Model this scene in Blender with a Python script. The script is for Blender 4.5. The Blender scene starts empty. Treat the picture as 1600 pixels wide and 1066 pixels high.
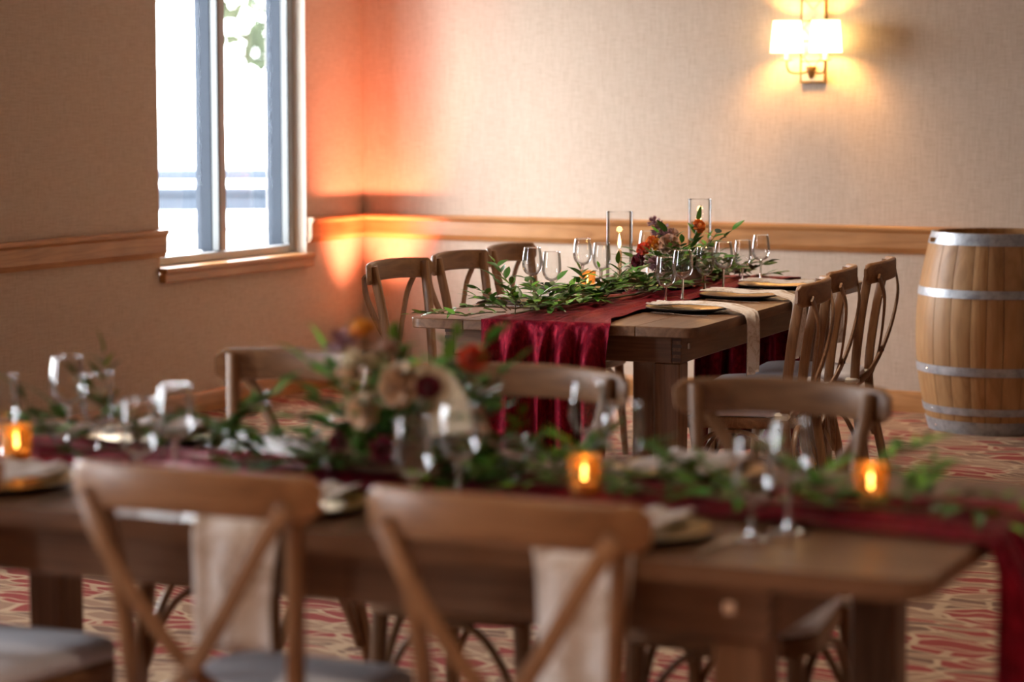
import bpy, bmesh, math, random
from mathutils import Vector, Matrix, Euler
R = math.radians
SC = bpy.context.scene
COL = SC.collection

# ------------------------------------------------------------------ camera, world, large lights, exposure
CAM_Z, YAW, PITCH = 1.5, R(27.05), R(5.73)
cd = bpy.data.cameras.new('camera'); cam = bpy.data.objects.new('camera', cd); COL.objects.link(cam)
cam.location = (0, 0, CAM_Z)
cam.rotation_euler = (math.pi/2 - PITCH, 0, YAW)
cd.lens = 85; cd.sensor_width = 36; cd.clip_start = 0.1; cd.clip_end = 300
cd.dof.use_dof = True; cd.dof.focus_distance = 8.55; cd.dof.aperture_fstop = 2.1
SC.camera = cam
SC.view_settings.view_transform = 'Standard'; SC.view_settings.look = 'None'
SC.view_settings.gamma = 1; SC.view_settings.use_curve_mapping = False
SC.view_settings.exposure = 0.0
SC.cycles.use_denoising = True
SC.cycles.max_bounces = 10; SC.cycles.diffuse_bounces = 5; SC.cycles.glossy_bounces = 4
SC.cycles.transmission_bounces = 8; SC.cycles.transparent_max_bounces = 24
SC.cycles.sample_clamp_indirect = 6.0
SC.cycles.caustics_reflective = False; SC.cycles.caustics_refractive = False

w = bpy.data.worlds.new('world'); SC.world = w; w.use_nodes = True
bg = w.node_tree.nodes['Background']
bg.inputs[0].default_value = (0.93, 0.96, 1.0, 1); bg.inputs[1].default_value = 37.0

XL, YB, XR, YF, ZC = -6.59, 11.15, 4.2, -3.2, 3.0       # room faces
WINS = [(9.285, 10.59), (3.7, 5.2), (.3, 1.8)]       # openings in the left wall
WZ0, WZ1 = 0.71, 2.5

def area_light(name, loc, rot, sx, sy, energy, color, spread=None, portal=False, shape='RECTANGLE'):
    l = bpy.data.lights.new(name, 'AREA'); l.shape = shape; l.size = sx
    if shape == 'RECTANGLE': l.size_y = sy
    l.energy = energy; l.color = color
    if spread: l.spread = spread
    o = bpy.data.objects.new(name, l); COL.objects.link(o); o.location = loc; o.rotation_euler = rot
    if portal: l.cycles.is_portal = True
    return o
for (y0, y1) in WINS:
    area_light('window_portal', (XL-0.2, (y0+y1)/2, (WZ0+WZ1)/2), (0, -math.pi/2, 0), WZ1-WZ0, y1-y0, 1, (1, 1, 1), portal=True)
WARM = (1.0, 0.80, 0.60)
for (x, y, e) in [(-3.1, 8.0, 13), (-1.2, 6.0, 8), (-1.6, 2.3, 12), (0.8, 3.0, 20), (-.4, 0.3, 62), (-2.2, -.8, 50)]:
    area_light('ceiling_downlight', (x, y, ZC-0.012), (0, 0, 0), 0.16, 0.16, e, WARM, spread=R(95), shape='DISK')

# ------------------------------------------------------------------ mesh builder
class MB:
    def __init__(s): s.v, s.f = [], []
    def add(s, vs, fs, M=None):
        n = len(s.v)
        s.v += [tuple(M @ Vector(p)) if M is not None else tuple(p) for p in vs]
        s.f += [tuple(i+n for i in f) for f in fs]
        return s
    def box(s, c, d, b=0.0, M=None):
        hx, hy, hz = d[0]/2, d[1]/2, d[2]/2
        b = min(b, .49*min(d))
        C = Vector(c)
        if b <= 0:
            vs = [(c[0]+i*hx, c[1]+j*hy, c[2]+k*hz) for i in (-1, 1) for j in (-1, 1) for k in (-1, 1)]
            return s.add(vs, [(0,1,3,2), (4,6,7,5), (0,4,5,1), (2,3,7,6), (0,2,6,4), (1,5,7,3)], M)
        idx = {}; vs = []
        for i in (-1, 1):
            for j in (-1, 1):
                for k in (-1, 1):
                    for a, p in enumerate(((i*hx, j*(hy-b), k*(hz-b)), (i*(hx-b), j*hy, k*(hz-b)), (i*(hx-b), j*(hy-b), k*hz))):
                        idx[(i, j, k, a)] = len(vs); vs.append(Vector(p))
        fs = []
        for sg in (-1, 1):
            fs.append([idx[(sg, j, k, 0)] for j, k in ((-1,-1), (1,-1), (1,1), (-1,1))])
            fs.append([idx[(i, sg, k, 1)] for i, k in ((-1,-1), (1,-1), (1,1), (-1,1))])
            fs.append([idx[(i, j, sg, 2)] for i, j in ((-1,-1), (1,-1), (1,1), (-1,1))])
        for p in (-1, 1):
            for q in (-1, 1):
                fs.append([idx[(p, q, -1, 0)], idx[(p, q, 1, 0)], idx[(p, q, 1, 1)], idx[(p, q, -1, 1)]])
                fs.append([idx[(p, -1, q, 0)], idx[(p, 1, q, 0)], idx[(p, 1, q, 2)], idx[(p, -1, q, 2)]])
                fs.append([idx[(-1, p, q, 1)], idx[(1, p, q, 1)], idx[(1, p, q, 2)], idx[(-1, p, q, 2)]])
        for i in (-1, 1):
            for j in (-1, 1):
                for k in (-1, 1): fs.append([idx[(i, j, k, a)] for a in range(3)])
        out = []
        for f in fs:
            n = (vs[f[1]]-vs[f[0]]).cross(vs[f[2]]-vs[f[0]])
            m = sum((vs[q] for q in f), Vector())
            out.append(tuple(f) if n.dot(m) > 0 else tuple(reversed(f)))
        return s.add([p+C for p in vs], out, M)
    def ring(s, rings, close=True, caps=True):
        n = len(rings[0]); base = len(s.v)
        for r in rings: s.v += [tuple(p) for p in r]
        for a in range(len(rings)-1):
            for i in range(n if close else n-1):
                j = (i+1) % n
                s.f.append((base+a*n+i, base+a*n+j, base+(a+1)*n+j, base+(a+1)*n+i))
        if caps:
            s.f.append(tuple(base+i for i in reversed(range(n))))
            s.f.append(tuple(base+(len(rings)-1)*n+i for i in range(n)))
        return s
    def sweep(s, path, sect, hint=(0, 1, 0), scale=None):
        """sect: list of (a,b) with a across (tangent x hint) and b along the hint side"""
        P = [Vector(p) for p in path]; h = Vector(hint); rings = []
        for i, p in enumerate(P):
            t = (P[min(i+1, len(P)-1)]-P[max(i-1, 0)]).normalized()
            hh = h(p) if callable(hint) else h
            a = t.cross(hh)
            if a.length < 1e-5: a = t.cross(Vector((1, 0, 0)))
            a.normalize(); b = a.cross(t).normalized()
            k = scale[i] if scale else 1
            rings.append([p + a*(q[0]*k) + b*(q[1]*k) for q in sect])
        return s.ring(rings)
    def tube(s, path, r, n=8, hint=(0.13, 0.31, 0.94)):
        sc = r if isinstance(r, (list, tuple)) else [r]*len(path)
        return s.sweep(path, [(math.cos(2*math.pi*i/n), math.sin(2*math.pi*i/n)) for i in range(n)], hint, sc)
    def lathe(s, prof, n=32, c=(0, 0, 0), M=None):
        vs, fs = [], []
        for (r, z) in prof:
            for i in range(n):
                a = 2*math.pi*i/n; vs.append((c[0]+max(r, 1e-5)*math.cos(a), c[1]+max(r, 1e-5)*math.sin(a), c[2]+z))
        for a in range(len(prof)-1):
            for i in range(n):
                j = (i+1) % n; fs.append((a*n+i, a*n+j, (a+1)*n+j, (a+1)*n+i))
        return s.add(vs, fs, M)
    def prism(s, outline, z0, z1, b=0.0, M=None):
        """extrude a convex-ish outline with a small chamfer"""
        n = len(outline); cx = sum(p[0] for p in outline)/n; cy = sum(p[1] for p in outline)/n
        def ins(q):
            return [(p[0]+(cx-p[0])*q/max(1e-6, math.hypot(p[0]-cx, p[1]-cy)), p[1]+(cy-p[1])*q/max(1e-6, math.hypot(p[0]-cx, p[1]-cy))) for p in outline]
        if b:
            L = [(ins(b), z0), (outline, z0+b), (outline, z1-b), (ins(b), z1)]
        else: L = [(outline, z0), (outline, z1)]
        t = MB(); t.ring([[(x, y, z) for (x, y) in o] for o, z in L])
        return s.add(t.v, t.f, M)
    def grid(s, fn, nu, nv):
        b = len(s.v)
        for j in range(nv+1):
            for i in range(nu+1): s.v.append(tuple(fn(i/nu, j/nv)))
        for j in range(nv):
            for i in range(nu):
                a = b+j*(nu+1)+i; s.f.append((a, a+1, a+nu+2, a+nu+1))
        return s
    def mesh(s, name, m, smooth=None):
        me = bpy.data.meshes.new(name); me.from_pydata(s.v, [], s.f)
        if m: me.materials.append(m)
        if smooth is not None:
            me.polygons.foreach_set('use_smooth', [True]*len(me.polygons))
            if smooth < 180: me.set_sharp_from_angle(angle=R(smooth))
        me.update()
        return me
    def build(s, name, m, parent=None, smooth=None, solid=0, loc=None):
        o = bpy.data.objects.new(name, s.mesh(name, m, smooth)); COL.objects.link(o); o.parent = parent
        if loc is not None: o.location = loc
        if solid:
            md = o.modifiers.new('solid', 'SOLIDIFY'); md.thickness = solid; md.offset = 0
        return o

def mesh_obj(name, me, parent=None, mat4=None):
    o = bpy.data.objects.new(name, me); COL.objects.link(o); o.parent = parent
    if mat4 is not None: o.matrix_local = mat4
    return o
def tag(o, label, cat, group=None):
    o['label'] = label; o['category'] = cat
    if group: o['group'] = group
    return o
def empty(name, loc=(0, 0, 0), rz=0):
    o = bpy.data.objects.new(name, None); COL.objects.link(o); o.empty_display_size = .1
    o.location = loc; o.rotation_euler = (0, 0, rz); return o
def struct(o): o['kind'] = 'structure'; return o
def copy_tree(o, parent=None):
    c = o.copy(); COL.objects.link(c); c.parent = parent
    for ch in list(o.children): copy_tree(ch, c)
    return c
def bez(pts, n):
    """Catmull-Rom through the points"""
    P = [Vector(p) for p in pts]; P = [2*P[0]-P[1]] + P + [2*P[-1]-P[-2]]; out = []
    m = len(P)-3
    for i in range(m):
        k = n if i < m-1 else n+1
        for j in range(k):
            t = j/n; a, b, c, d = P[i:i+4]
            out.append(.5*((2*b)+(c-a)*t+(2*a-5*b+4*c-d)*t*t+(3*b-a-3*c+d)*t**3))
    return out
def rrect(w, t, r=None, n=2):
    r = min(w, t)*.3 if r is None else r; out = []
    for (sx, sy, a0) in ((1, 1, 0), (-1, 1, 90), (-1, -1, 180), (1, -1, 270)):
        for k in range(n+1):
            a = R(a0+90*k/n); out.append((sx*(w/2-r)+r*math.cos(a), sy*(t/2-r)+r*math.sin(a)))
    return out

# ------------------------------------------------------------------ materials
MATS = {}
def new_mat(name):
    m = bpy.data.materials.new(name); m.use_nodes = True; MATS[name] = m
    nt = m.node_tree; return m, nt, nt.nodes['Principled BSDF']
def N(nt, typ, **kw):
    n = nt.nodes.new(typ)
    for k, v in kw.items():
        if k.startswith('i_'): n.inputs[k[2:].replace('_', ' ')].default_value = v
        else: setattr(n, k, v)
    return n
def ramp(nt, fac, stops):
    r = nt.nodes.new('ShaderNodeValToRGB'); e = r.color_ramp.elements
    while len(e) < len(stops): e.new(.5)
    for q, (p, c) in zip(e, stops): q.position = p; q.color = (*c, 1)
    nt.links.new(fac, r.inputs[0]); return r.outputs[0]
def coords(nt, scale=(1, 1, 1), which='Object', rot=(0, 0, 0)):
    t = nt.nodes.new('ShaderNodeTexCoord'); mp = nt.nodes.new('ShaderNodeMapping')
    mp.inputs['Scale'].default_value = scale; mp.inputs['Rotation'].default_value = rot
    nt.links.new(t.outputs[which], mp.inputs[0]); return mp.outputs[0]
def noise(nt, vec, scale, detail=4, rough=.55, dist=0):
    n = nt.nodes.new('ShaderNodeTexNoise'); n.inputs['Scale'].default_value = scale
    n.inputs['Detail'].default_value = detail; n.inputs['Roughness'].default_value = rough; n.inputs['Distortion'].default_value = dist
    nt.links.new(vec, n.inputs['Vector']); return n.outputs[0]
def mixc(nt, fac, a, b, typ='MIX'):
    n = nt.nodes.new('ShaderNodeMix'); n.data_type = 'RGBA'; n.blend_type = typ
    for s, v in ((n.inputs[0], fac), (n.inputs[6], a), (n.inputs[7], b)):
        if hasattr(v, 'is_linked') or isinstance(v, bpy.types.NodeSocket): nt.links.new(v, s)
        else: s.default_value = v if isinstance(v, (int, float)) else (*v, 1)
    return n.outputs[2]
def math_n(nt, op, a, b=0.5):
    n = nt.nodes.new('ShaderNodeMath'); n.operation = op
    for s, v in ((n.inputs[0], a), (n.inputs[1], b)):
        if isinstance(v, bpy.types.NodeSocket): nt.links.new(v, s)
        else: s.default_value = v
    return n.outputs[0]
def bump(nt, bs, h, strength=.2, dist=.01):
    b = nt.nodes.new('ShaderNodeBump'); b.inputs['Strength'].default_value = strength; b.inputs['Distance'].default_value = dist
    nt.links.new(h, b.inputs['Height']); nt.links.new(b.outputs[0], bs.inputs['Normal'])
def vary(nt, col, amt=.25, hue=0.0):
    """per-object value shift"""
    oi = nt.nodes.new('ShaderNodeObjectInfo'); hs = nt.nodes.new('ShaderNodeHueSaturation')
    mr = nt.nodes.new('ShaderNodeMapRange'); mr.inputs[3].default_value = 1-amt; mr.inputs[4].default_value = 1+amt
    nt.links.new(oi.outputs['Random'], mr.inputs[0]); nt.links.new(mr.outputs[0], hs.inputs['Value'])
    if hue:
        m2 = nt.nodes.new('ShaderNodeMapRange'); m2.inputs[3].default_value = .5-hue; m2.inputs[4].default_value = .5+hue
        nt.links.new(oi.outputs['Random'], m2.inputs[0]); nt.links.new(m2.outputs[0], hs.inputs['Hue'])
    nt.links.new(col, hs.inputs['Color']); return hs.outputs[0]
def plain(name, col, rough=.5, metal=0, spec=.5, var=0, hue=0, sheen=0, noise_amt=0, emit=None, es=0):
    m, nt, b = new_mat(name)
    b.inputs['Base Color'].default_value = (*col, 1); b.inputs['Roughness'].default_value = rough
    b.inputs['Metallic'].default_value = metal; b.inputs['Specular IOR Level'].default_value = spec
    if sheen: b.inputs['Sheen Weight'].default_value = sheen
    src = None
    if noise_amt:
        n = noise(nt, coords(nt), 35, 4); lo = tuple(c*(1-noise_amt) for c in col); hi = tuple(min(1, c*(1+noise_amt)) for c in col)
        src = ramp(nt, n, [(.3, lo), (.7, hi)])
    if var:
        if src is None:
            rgb = nt.nodes.new('ShaderNodeRGB'); rgb.outputs[0].default_value = (*col, 1); src = rgb.outputs[0]
        src = vary(nt, src, var, hue)
    if src is not None: nt.links.new(src, b.inputs['Base Color'])
    if emit: b.inputs['Emission Color'].default_value = (*emit, 1); b.inputs['Emission Strength'].default_value = es
    return m
def wood(name, dark, mid, light, axis='z', rough=.45, var=.12, scale=9, spec=.4, coat=0):
    m, nt, b = new_mat(name)
    st = {'x': (.07, 1, 1), 'y': (1, .07, 1), 'z': (1, 1, .07)}[axis]
    v = coords(nt, st)
    big = noise(nt, v, scale, 3, .5, 1.2)
    wv = nt.nodes.new('ShaderNodeMath'); wv.operation = 'MULTIPLY'; wv.inputs[1].default_value = 7; nt.links.new(big, wv.inputs[0])
    fr = math_n(nt, 'FRACT', wv.outputs[0], 0)
    tri = math_n(nt, 'ABSOLUTE', math_n(nt, 'SUBTRACT', fr, .5), 0)
    c1 = ramp(nt, tri, [(.02, dark), (.2, mid), (.5, light)])
    fine = noise(nt, v, 160, 3, .6)
    c2 = ramp(nt, fine, [(.3, dark), (.55, mid), (.8, light)])
    c = mixc(nt, .45, c1, c2)
    blot = noise(nt, coords(nt), 3.1, 2)
    c = mixc(nt, .35, c, ramp(nt, blot, [(.35, dark), (.65, light)]))
    if var: c = vary(nt, c, var)
    nt.links.new(c, b.inputs['Base Color']); b.inputs['Roughness'].default_value = rough
    b.inputs['Specular IOR Level'].default_value = spec; b.inputs['Coat Weight'].default_value = coat; b.inputs['Coat Roughness'].default_value = .25
    bump(nt, b, fine, .12, .002)
    return m

# woven wall covering
def wall_mat():
    m, nt, b = new_mat('linen_wallcovering')
    h = noise(nt, coords(nt, (14, 14, 210)), 1, 3, .6); v = noise(nt, coords(nt, (210, 210, 14)), 1, 3, .6)
    t = math_n(nt, 'ADD', math_n(nt, 'MULTIPLY', h, .5), math_n(nt, 'MULTIPLY', v, .5))
    c = ramp(nt, t, [(.32, (.45, .345, .255)), (.5, (.55, .44, .34)), (.68, (.63, .52, .415))])
    nt.links.new(c, b.inputs['Base Color']); b.inputs['Roughness'].default_value = .75; b.inputs['Specular IOR Level'].default_value = .25
    bump(nt, b, t, .25, .003)
    return m
WALL = wall_mat()
OAK = wood('honey_oak', (.26, .105, .03), (.42, .19, .062), (.53, .265, .10), 'x', .32, 0, 7, .5, .25)
OAKY = wood('honey_oak_side', (.26, .105, .03), (.42, .19, .062), (.53, .265, .10), 'y', .32, 0, 7, .5, .25)
CHAIR = wood('walnut_stained_beech', (.125, .052, .019), (.215, .098, .039), (.31, .155, .068), 'z', .38, .1, 12, .45)
CHAIRX = wood('walnut_stained_rail', (.125, .052, .019), (.215, .098, .039), (.31, .155, .068), 'x', .38, .1, 12, .45)
TABLE = wood('brown_stained_pine', (.10, .045, .021), (.185, .088, .043), (.275, .145, .078), 'y', .36, .14, 8, .45)
TABLEX = wood('brown_stained_pine_cross', (.10, .045, .021), (.185, .088, .043), (.275, .145, .078), 'x', .4, .1, 8, .45)
TABLEZ = wood('brown_stained_pine_post', (.10, .045, .021), (.185, .088, .043), (.275, .145, .078), 'z', .4, .1, 8, .45)
ENDG = plain('dark_end_grain', (.07, .035, .022), .6)
STAVE = wood('barrel_oak', (.24, .115, .04), (.36, .185, .07), (.45, .26, .11), 'z', .5, .13, 6, .35)

def hoop_mat():
    m, nt, b = new_mat('galvanised_steel')
    n = noise(nt, coords(nt), 22, 6, .65)
    nt.links.new(ramp(nt, n, [(.3, (.23, .24, .26)), (.5, (.38, .40, .43)), (.72, (.52, .54, .57))]), b.inputs['Base Color'])
    b.inputs['Metallic'].default_value = .55; b.inputs['Roughness'].default_value = .45
    return m
HOOP = hoop_mat()

def carpet_mat():
    m, nt, b = new_mat('patterned_carpet')
    base = coords(nt)
    wob = nt.nodes.new('ShaderNodeTexNoise'); wob.inputs['Scale'].default_value = 3.2; wob.inputs['Detail'].default_value = 2
    nt.links.new(base, wob.inputs['Vector'])
    sub = nt.nodes.new('ShaderNodeVectorMath'); sub.operation = 'SUBTRACT'; sub.inputs[1].default_value = (.5, .5, .5); nt.links.new(wob.outputs['Color'], sub.inputs[0])
    scl = nt.nodes.new('ShaderNodeVectorMath'); scl.operation = 'SCALE'; scl.inputs['Scale'].default_value = .22; nt.links.new(sub.outputs[0], scl.inputs[0])
    add = nt.nodes.new('ShaderNodeVectorMath'); add.operation = 'ADD'; nt.links.new(base, add.inputs[0]); nt.links.new(scl.outputs[0], add.inputs[1])
    def vor(feat, s, ang):
        mp = nt.nodes.new('ShaderNodeMapping'); mp.inputs['Rotation'].default_value = (0, 0, R(ang)); mp.inputs['Scale'].default_value = (s*.75, s*2.3, 1)
        nt.links.new(add.outputs[0], mp.inputs[0])
        v = nt.nodes.new('ShaderNodeTexVoronoi'); v.voronoi_dimensions = '2D'; v.feature = feat; v.inputs['Scale'].default_value = 1
        nt.links.new(mp.outputs[0], v.inputs['Vector']); return v
    cell = vor('F1', 6.5, 12); edge = vor('DISTANCE_TO_EDGE', 6.5, 12); edge2 = vor('DISTANCE_TO_EDGE', 5.0, 48)
    sep = nt.nodes.new('ShaderNodeSeparateColor'); nt.links.new(cell.outputs['Color'], sep.inputs[0])
    red, tan, brown, cream = (.29, .06, .05), (.32, .185, .12), (.20, .11, .075), (.50, .34, .215)
    r = nt.nodes.new('ShaderNodeValToRGB'); r.color_ramp.interpolation = 'CONSTANT'; e = r.color_ramp.elements
    e.new(.5); e[0].position = 0; e[0].color = (*red, 1); e[1].position = .42; e[1].color = (*tan, 1); e[2].position = .78; e[2].color = (*brown, 1)
    nt.links.new(sep.outputs[0], r.inputs[0])
    c = mixc(nt, ramp(nt, edge.outputs['Distance'], [(.04, (1, 1, 1)), (.09, (0, 0, 0))]), r.outputs[0], cream)
    c = mixc(nt, ramp(nt, edge2.outputs['Distance'], [(.03, (.85, .85, .85)), (.07, (0, 0, 0))]), c, cream)
    pile = noise(nt, base, 420, 2, .7)
    c = mixc(nt, 1.0, c, ramp(nt, pile, [(.25, (.62, .62, .62)), (.7, (1.12, 1.12, 1.12))]), 'MULTIPLY')
    nt.links.new(c, b.inputs['Base Color']); b.inputs['Roughness'].default_value = .95; b.inputs['Specular IOR Level'].default_value = .1
    bump(nt, b, pile, .5, .006)
    return m
CARPET = carpet_mat()

def velvet_mat():
    m, nt, b = new_mat('burgundy_velvet')
    n = noise(nt, coords(nt, (1, 1, .55)), 70, 5, .7, .6)
    c = ramp(nt, n, [(.3, (.06, .002, .009)), (.52, (.18, .006, .017)), (.75, (.40, .015, .036))])
    nt.links.new(c, b.inputs['Base Color']); b.inputs['Roughness'].default_value = .36; b.inputs['Specular IOR Level'].default_value = .3
    b.inputs['Specular Tint'].default_value = (1, .25, .32, 1)
    b.inputs['Metallic'].default_value = .45; b.inputs['Sheen Weight'].default_value = .04; b.inputs['Sheen Roughness'].default_value = .35; b.inputs['Sheen Tint'].default_value = (.9, .12, .2, 1)
    bump(nt, b, n, .6, .006)
    return m
VELVET = velvet_mat()

def napkin_mat():
    m, nt, b = new_mat('printed_linen')
    n = noise(nt, coords(nt), 17, 6, .75, .8)
    c = ramp(nt, n, [(.44, (.74, .69, .66)), (.53, (.66, .57, .50)), (.62, (.40, .29, .20))])
    n2 = noise(nt, coords(nt), 220, 2)
    c = mixc(nt, .25, c, ramp(nt, n2, [(.3, (.4, .35, .33)), (.7, (.75, .7, .68))]))
    nt.links.new(c, b.inputs['Base Color']); b.inputs['Roughness'].default_value = .8; b.inputs['Specular IOR Level'].default_value = .2
    bump(nt, b, n2, .2, .002)
    return m
NAPKIN = napkin_mat()
CUSHION = plain('pale_grey_canvas', (.66, .64, .70), .75, 0, .25, 0, 0, .2, .04)
CUSHW = plain('white_canvas', (.76, .74, .76), .75, 0, .25, 0, 0, .2, .03)
TIE = plain('cream_webbing', (.72, .68, .62), .7)
GOLD = plain('brushed_gold', (.78, .50, .17), .3, .9)
BLACKP = plain('black_lacquer', (.012, .010, .012), .3)
SILVER = plain('polished_steel', (.66, .64, .62), .16, 1)
BOLT = plain('dark_steel_bolt', (.06, .05, .05), .35, .8)
BOLTB = plain('bright_steel_bolt', (.7, .68, .66), .25, 1)
STEM = plain('woody_green_stem', (.13, .12, .05), .6)
LEAF = plain('glossy_green_leaf', (.16, .34, .035), .36, 0, .35, .45, .025)
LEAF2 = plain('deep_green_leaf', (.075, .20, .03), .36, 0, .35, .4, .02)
EUC = plain('eucalyptus_leaf', (.14, .20, .14), .5, 0, .4, .3)
ALU = plain('grey_aluminium', (.40, .42, .43), .45, .1)
ALUX = plain('sky_dimmed_frame', (.036, .042, .052), .9, 0, 0)  # frame colour darkened so its sky-lit outer sides read blue-grey, not white
ALUD = plain('dark_gasket', (.06, .065, .065), .5)
JAMB = plain('cream_painted_plaster', (.72, .64, .54), .7)
CEIL = plain('ivory_ceiling_tile', (.50, .46, .41), .9)
WAX = plain('ivory_wax', (.86, .62, .45), .45, 0, .4)
WICK = plain('burnt_wick', (.02, .015, .01), .9)
FLAME = plain('candle_flame', (1, .7, .3), .5, emit=(1, .62, .22), es=22)
BRONZE = plain('aged_bronze', (.17, .11, .05), .38, .8)
BEAD = plain('antique_gilt_bead', (.34, .22, .08), .35, .8)
MIRROR = plain('antique_mirror', (.82, .72, .52), .28, .55)
BLACKM = plain('black_plastic', (.015, .015, .016), .45)
CONC = plain('pale_concrete', (.62, .63, .64), .9)
TRAILG = plain('blue_grey_paint', (.026, .031, .039), .9, 0, 0)
TRAILW = plain('white_panel_paint', (.8, .82, .84), .4)
TYRE = plain('rubber_tyre', (.024, .027, .033), .95, 0, 0)
BARK = plain('grey_bark', (.03, .027, .022), .95, 0, 0, noise_amt=.4)
CROWN = plain('hazy_green_foliage', (.042, .05, .03), .9, 0, 0, noise_amt=.4)

def glass_thin(name, tint=(1, 1, 1), refl=.9, edge=.25, rough=.0):
    m, nt, b = new_mat(name); nt.nodes.remove(b)
    out = nt.nodes['Material Output']
    tr = N(nt, 'ShaderNodeBsdfTransparent'); tr.inputs[0].default_value = (*tint, 1)
    gl = N(nt, 'ShaderNodeBsdfGlossy'); gl.inputs['Roughness'].default_value = rough
    lw = N(nt, 'ShaderNodeLayerWeight'); lw.inputs[0].default_value = edge
    mx = N(nt, 'ShaderNodeMixShader')
    k = math_n(nt, 'MINIMUM', math_n(nt, 'MULTIPLY', lw.outputs['Fresnel'], refl), .8)
    nt.links.new(k, mx.inputs[0]); nt.links.new(tr.outputs[0], mx.inputs[1]); nt.links.new(gl.outputs[0], mx.inputs[2])
    nt.links.new(mx.outputs[0], out.inputs[0])
    return m
GLASS = glass_thin('clear_thin_glass', (.985, .985, .985), 2.8, .26, .03)
CGLASS = glass_thin('clear_cylinder_glass', (.985, .985, .985), 1.6, .24, .02)
PANE = glass_thin('window_pane', (.985, .99, .99), .6, .15)
VOTIVE = None
def votive_mat():
    m, nt, b = new_mat('gold_mercury_glass')
    n = noise(nt, coords(nt), 90, 3, .7)
    b.inputs['Base Color'].default_value = (.85, .55, .22, 1); b.inputs['Roughness'].default_value = .2
    nt.links.new(ramp(nt, n, [(.42, (0, 0, 0)), (.58, (.8, .8, .8))]), b.inputs['Metallic'])
    tl = N(nt, 'ShaderNodeBsdfTransparent'); tl.inputs[0].default_value = (1, .86, .62, 1)
    mx = N(nt, 'ShaderNodeMixShader'); nt.links.new(ramp(nt, n, [(.42, (.9, .9, .9)), (.6, (.35, .35, .35))]), mx.inputs[0])
    out = nt.nodes['Material Output']
    nt.links.new(b.outputs[0], mx.inputs[1]); nt.links.new(tl.outputs[0], mx.inputs[2]); nt.links.new(mx.outputs[0], out.inputs[0])
    return m
VOTIVE = votive_mat()
def solid_glass():
    m, nt, b = new_mat('clear_solid_glass')
    b.inputs['Base Color'].default_value = (1, 1, 1, 1); b.inputs['Roughness'].default_value = 0
    b.inputs['Transmission Weight'].default_value = 1; b.inputs['IOR'].default_value = 1.48
    return m
SGLASS = solid_glass()
def shade_mat():
    m, nt, b = new_mat('ivory_lamp_shade'); nt.nodes.remove(b); out = nt.nodes['Material Output']
    d = N(nt, 'ShaderNodeBsdfDiffuse'); d.inputs[0].default_value = (.9, .86, .78, 1)
    t = N(nt, 'ShaderNodeBsdfTranslucent'); t.inputs[0].default_value = (1, .95, .85, 1)
    mx = N(nt, 'ShaderNodeMixShader'); mx.inputs[0].default_value = .85
    em = N(nt, 'ShaderNodeEmission'); em.inputs[0].default_value = (1, .80, .42, 1); em.inputs[1].default_value = 1.9  # added glow: whitens the shade and softly lights the wall beside it
    ad = N(nt, 'ShaderNodeAddShader')
    nt.links.new(d.outputs[0], mx.inputs[1]); nt.links.new(t.outputs[0], mx.inputs[2]); nt.links.new(mx.outputs[0], ad.inputs[0]); nt.links.new(em.outputs[0], ad.inputs[1]); nt.links.new(ad.outputs[0], out.inputs[0])
    return m
SHADE = shade_mat()
def petal(name, col, trans=.3):
    m, nt, b = new_mat(name)
    n = noise(nt, coords(nt), 40, 3)
    nt.links.new(ramp(nt, n, [(.3, tuple(c*.75 for c in col)), (.7, tuple(min(1, c*1.15) for c in col))]), b.inputs['Base Color'])
    b.inputs['Roughness'].default_value = .55; b.inputs['Specular IOR Level'].default_value = .3
    b.inputs['Sheen Weight'].default_value = .2
    return m
P_PEACH = petal('peach_petal', (.96, .68, .50)); P_TAUPE = petal('mauve_taupe_petal', (.62, .39, .29))
P_ORANGE = petal('orange_petal', (.86, .27, .035)); P_CORAL = petal('coral_red_petal', (.80, .11, .035)); P_YEL = petal('amber_petal', (.88, .42, .05))
P_BURG = petal('burgundy_petal', (.22, .01, .035)); P_CREAM = petal('cream_petal', (.88, .78, .60)); P_PLUM = petal('dusty_plum_petal', (.30, .14, .17))
DRIED = petal('dried_palm', (.66, .53, .37))

# ------------------------------------------------------------------ room shell
T = 0.15
struct(MB().box(((XL+XR)/2, (YF+YB)/2, -.05), (XR-XL+2*T, YB-YF+2*T, .1)).build('floor', CARPET))
struct(MB().box(((XL+XR)/2, (YF+YB)/2, ZC+.05), (XR-XL+2*T, YB-YF+2*T, .1)).build('ceiling', CEIL))
struct(MB().box(((XL+XR)/2, YB+T/2, ZC/2), (XR-XL+2*T, T, ZC)).build('wall_back', WALL))
struct(MB().box((XR+T/2, (YF+YB)/2, ZC/2), (T, YB-YF, ZC)).build('wall_right', WALL))
struct(MB().box(((XL+XR)/2, YF-T/2, ZC/2), (XR-XL+2*T, T, ZC)).build('wall_front', WALL))
WT = 0.24
mb = MB(); xs = XL-WT/2
ed = [YF] + [q for a in sorted(WINS) for q in a] + [YB]
for i in range(0, len(ed), 2):
    mb.box((xs, (ed[i]+ed[i+1])/2, ZC/2), (WT, ed[i+1]-ed[i], ZC))
for (a, b_) in WINS:
    mb.box((xs, (a+b_)/2, (WZ0-.05)/2), (WT, b_-a, WZ0-.05)); mb.box((xs, (a+b_)/2, (WZ1+ZC)/2), (WT, b_-a, ZC-WZ1))
struct(mb.build('wall_left', WALL))

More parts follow.
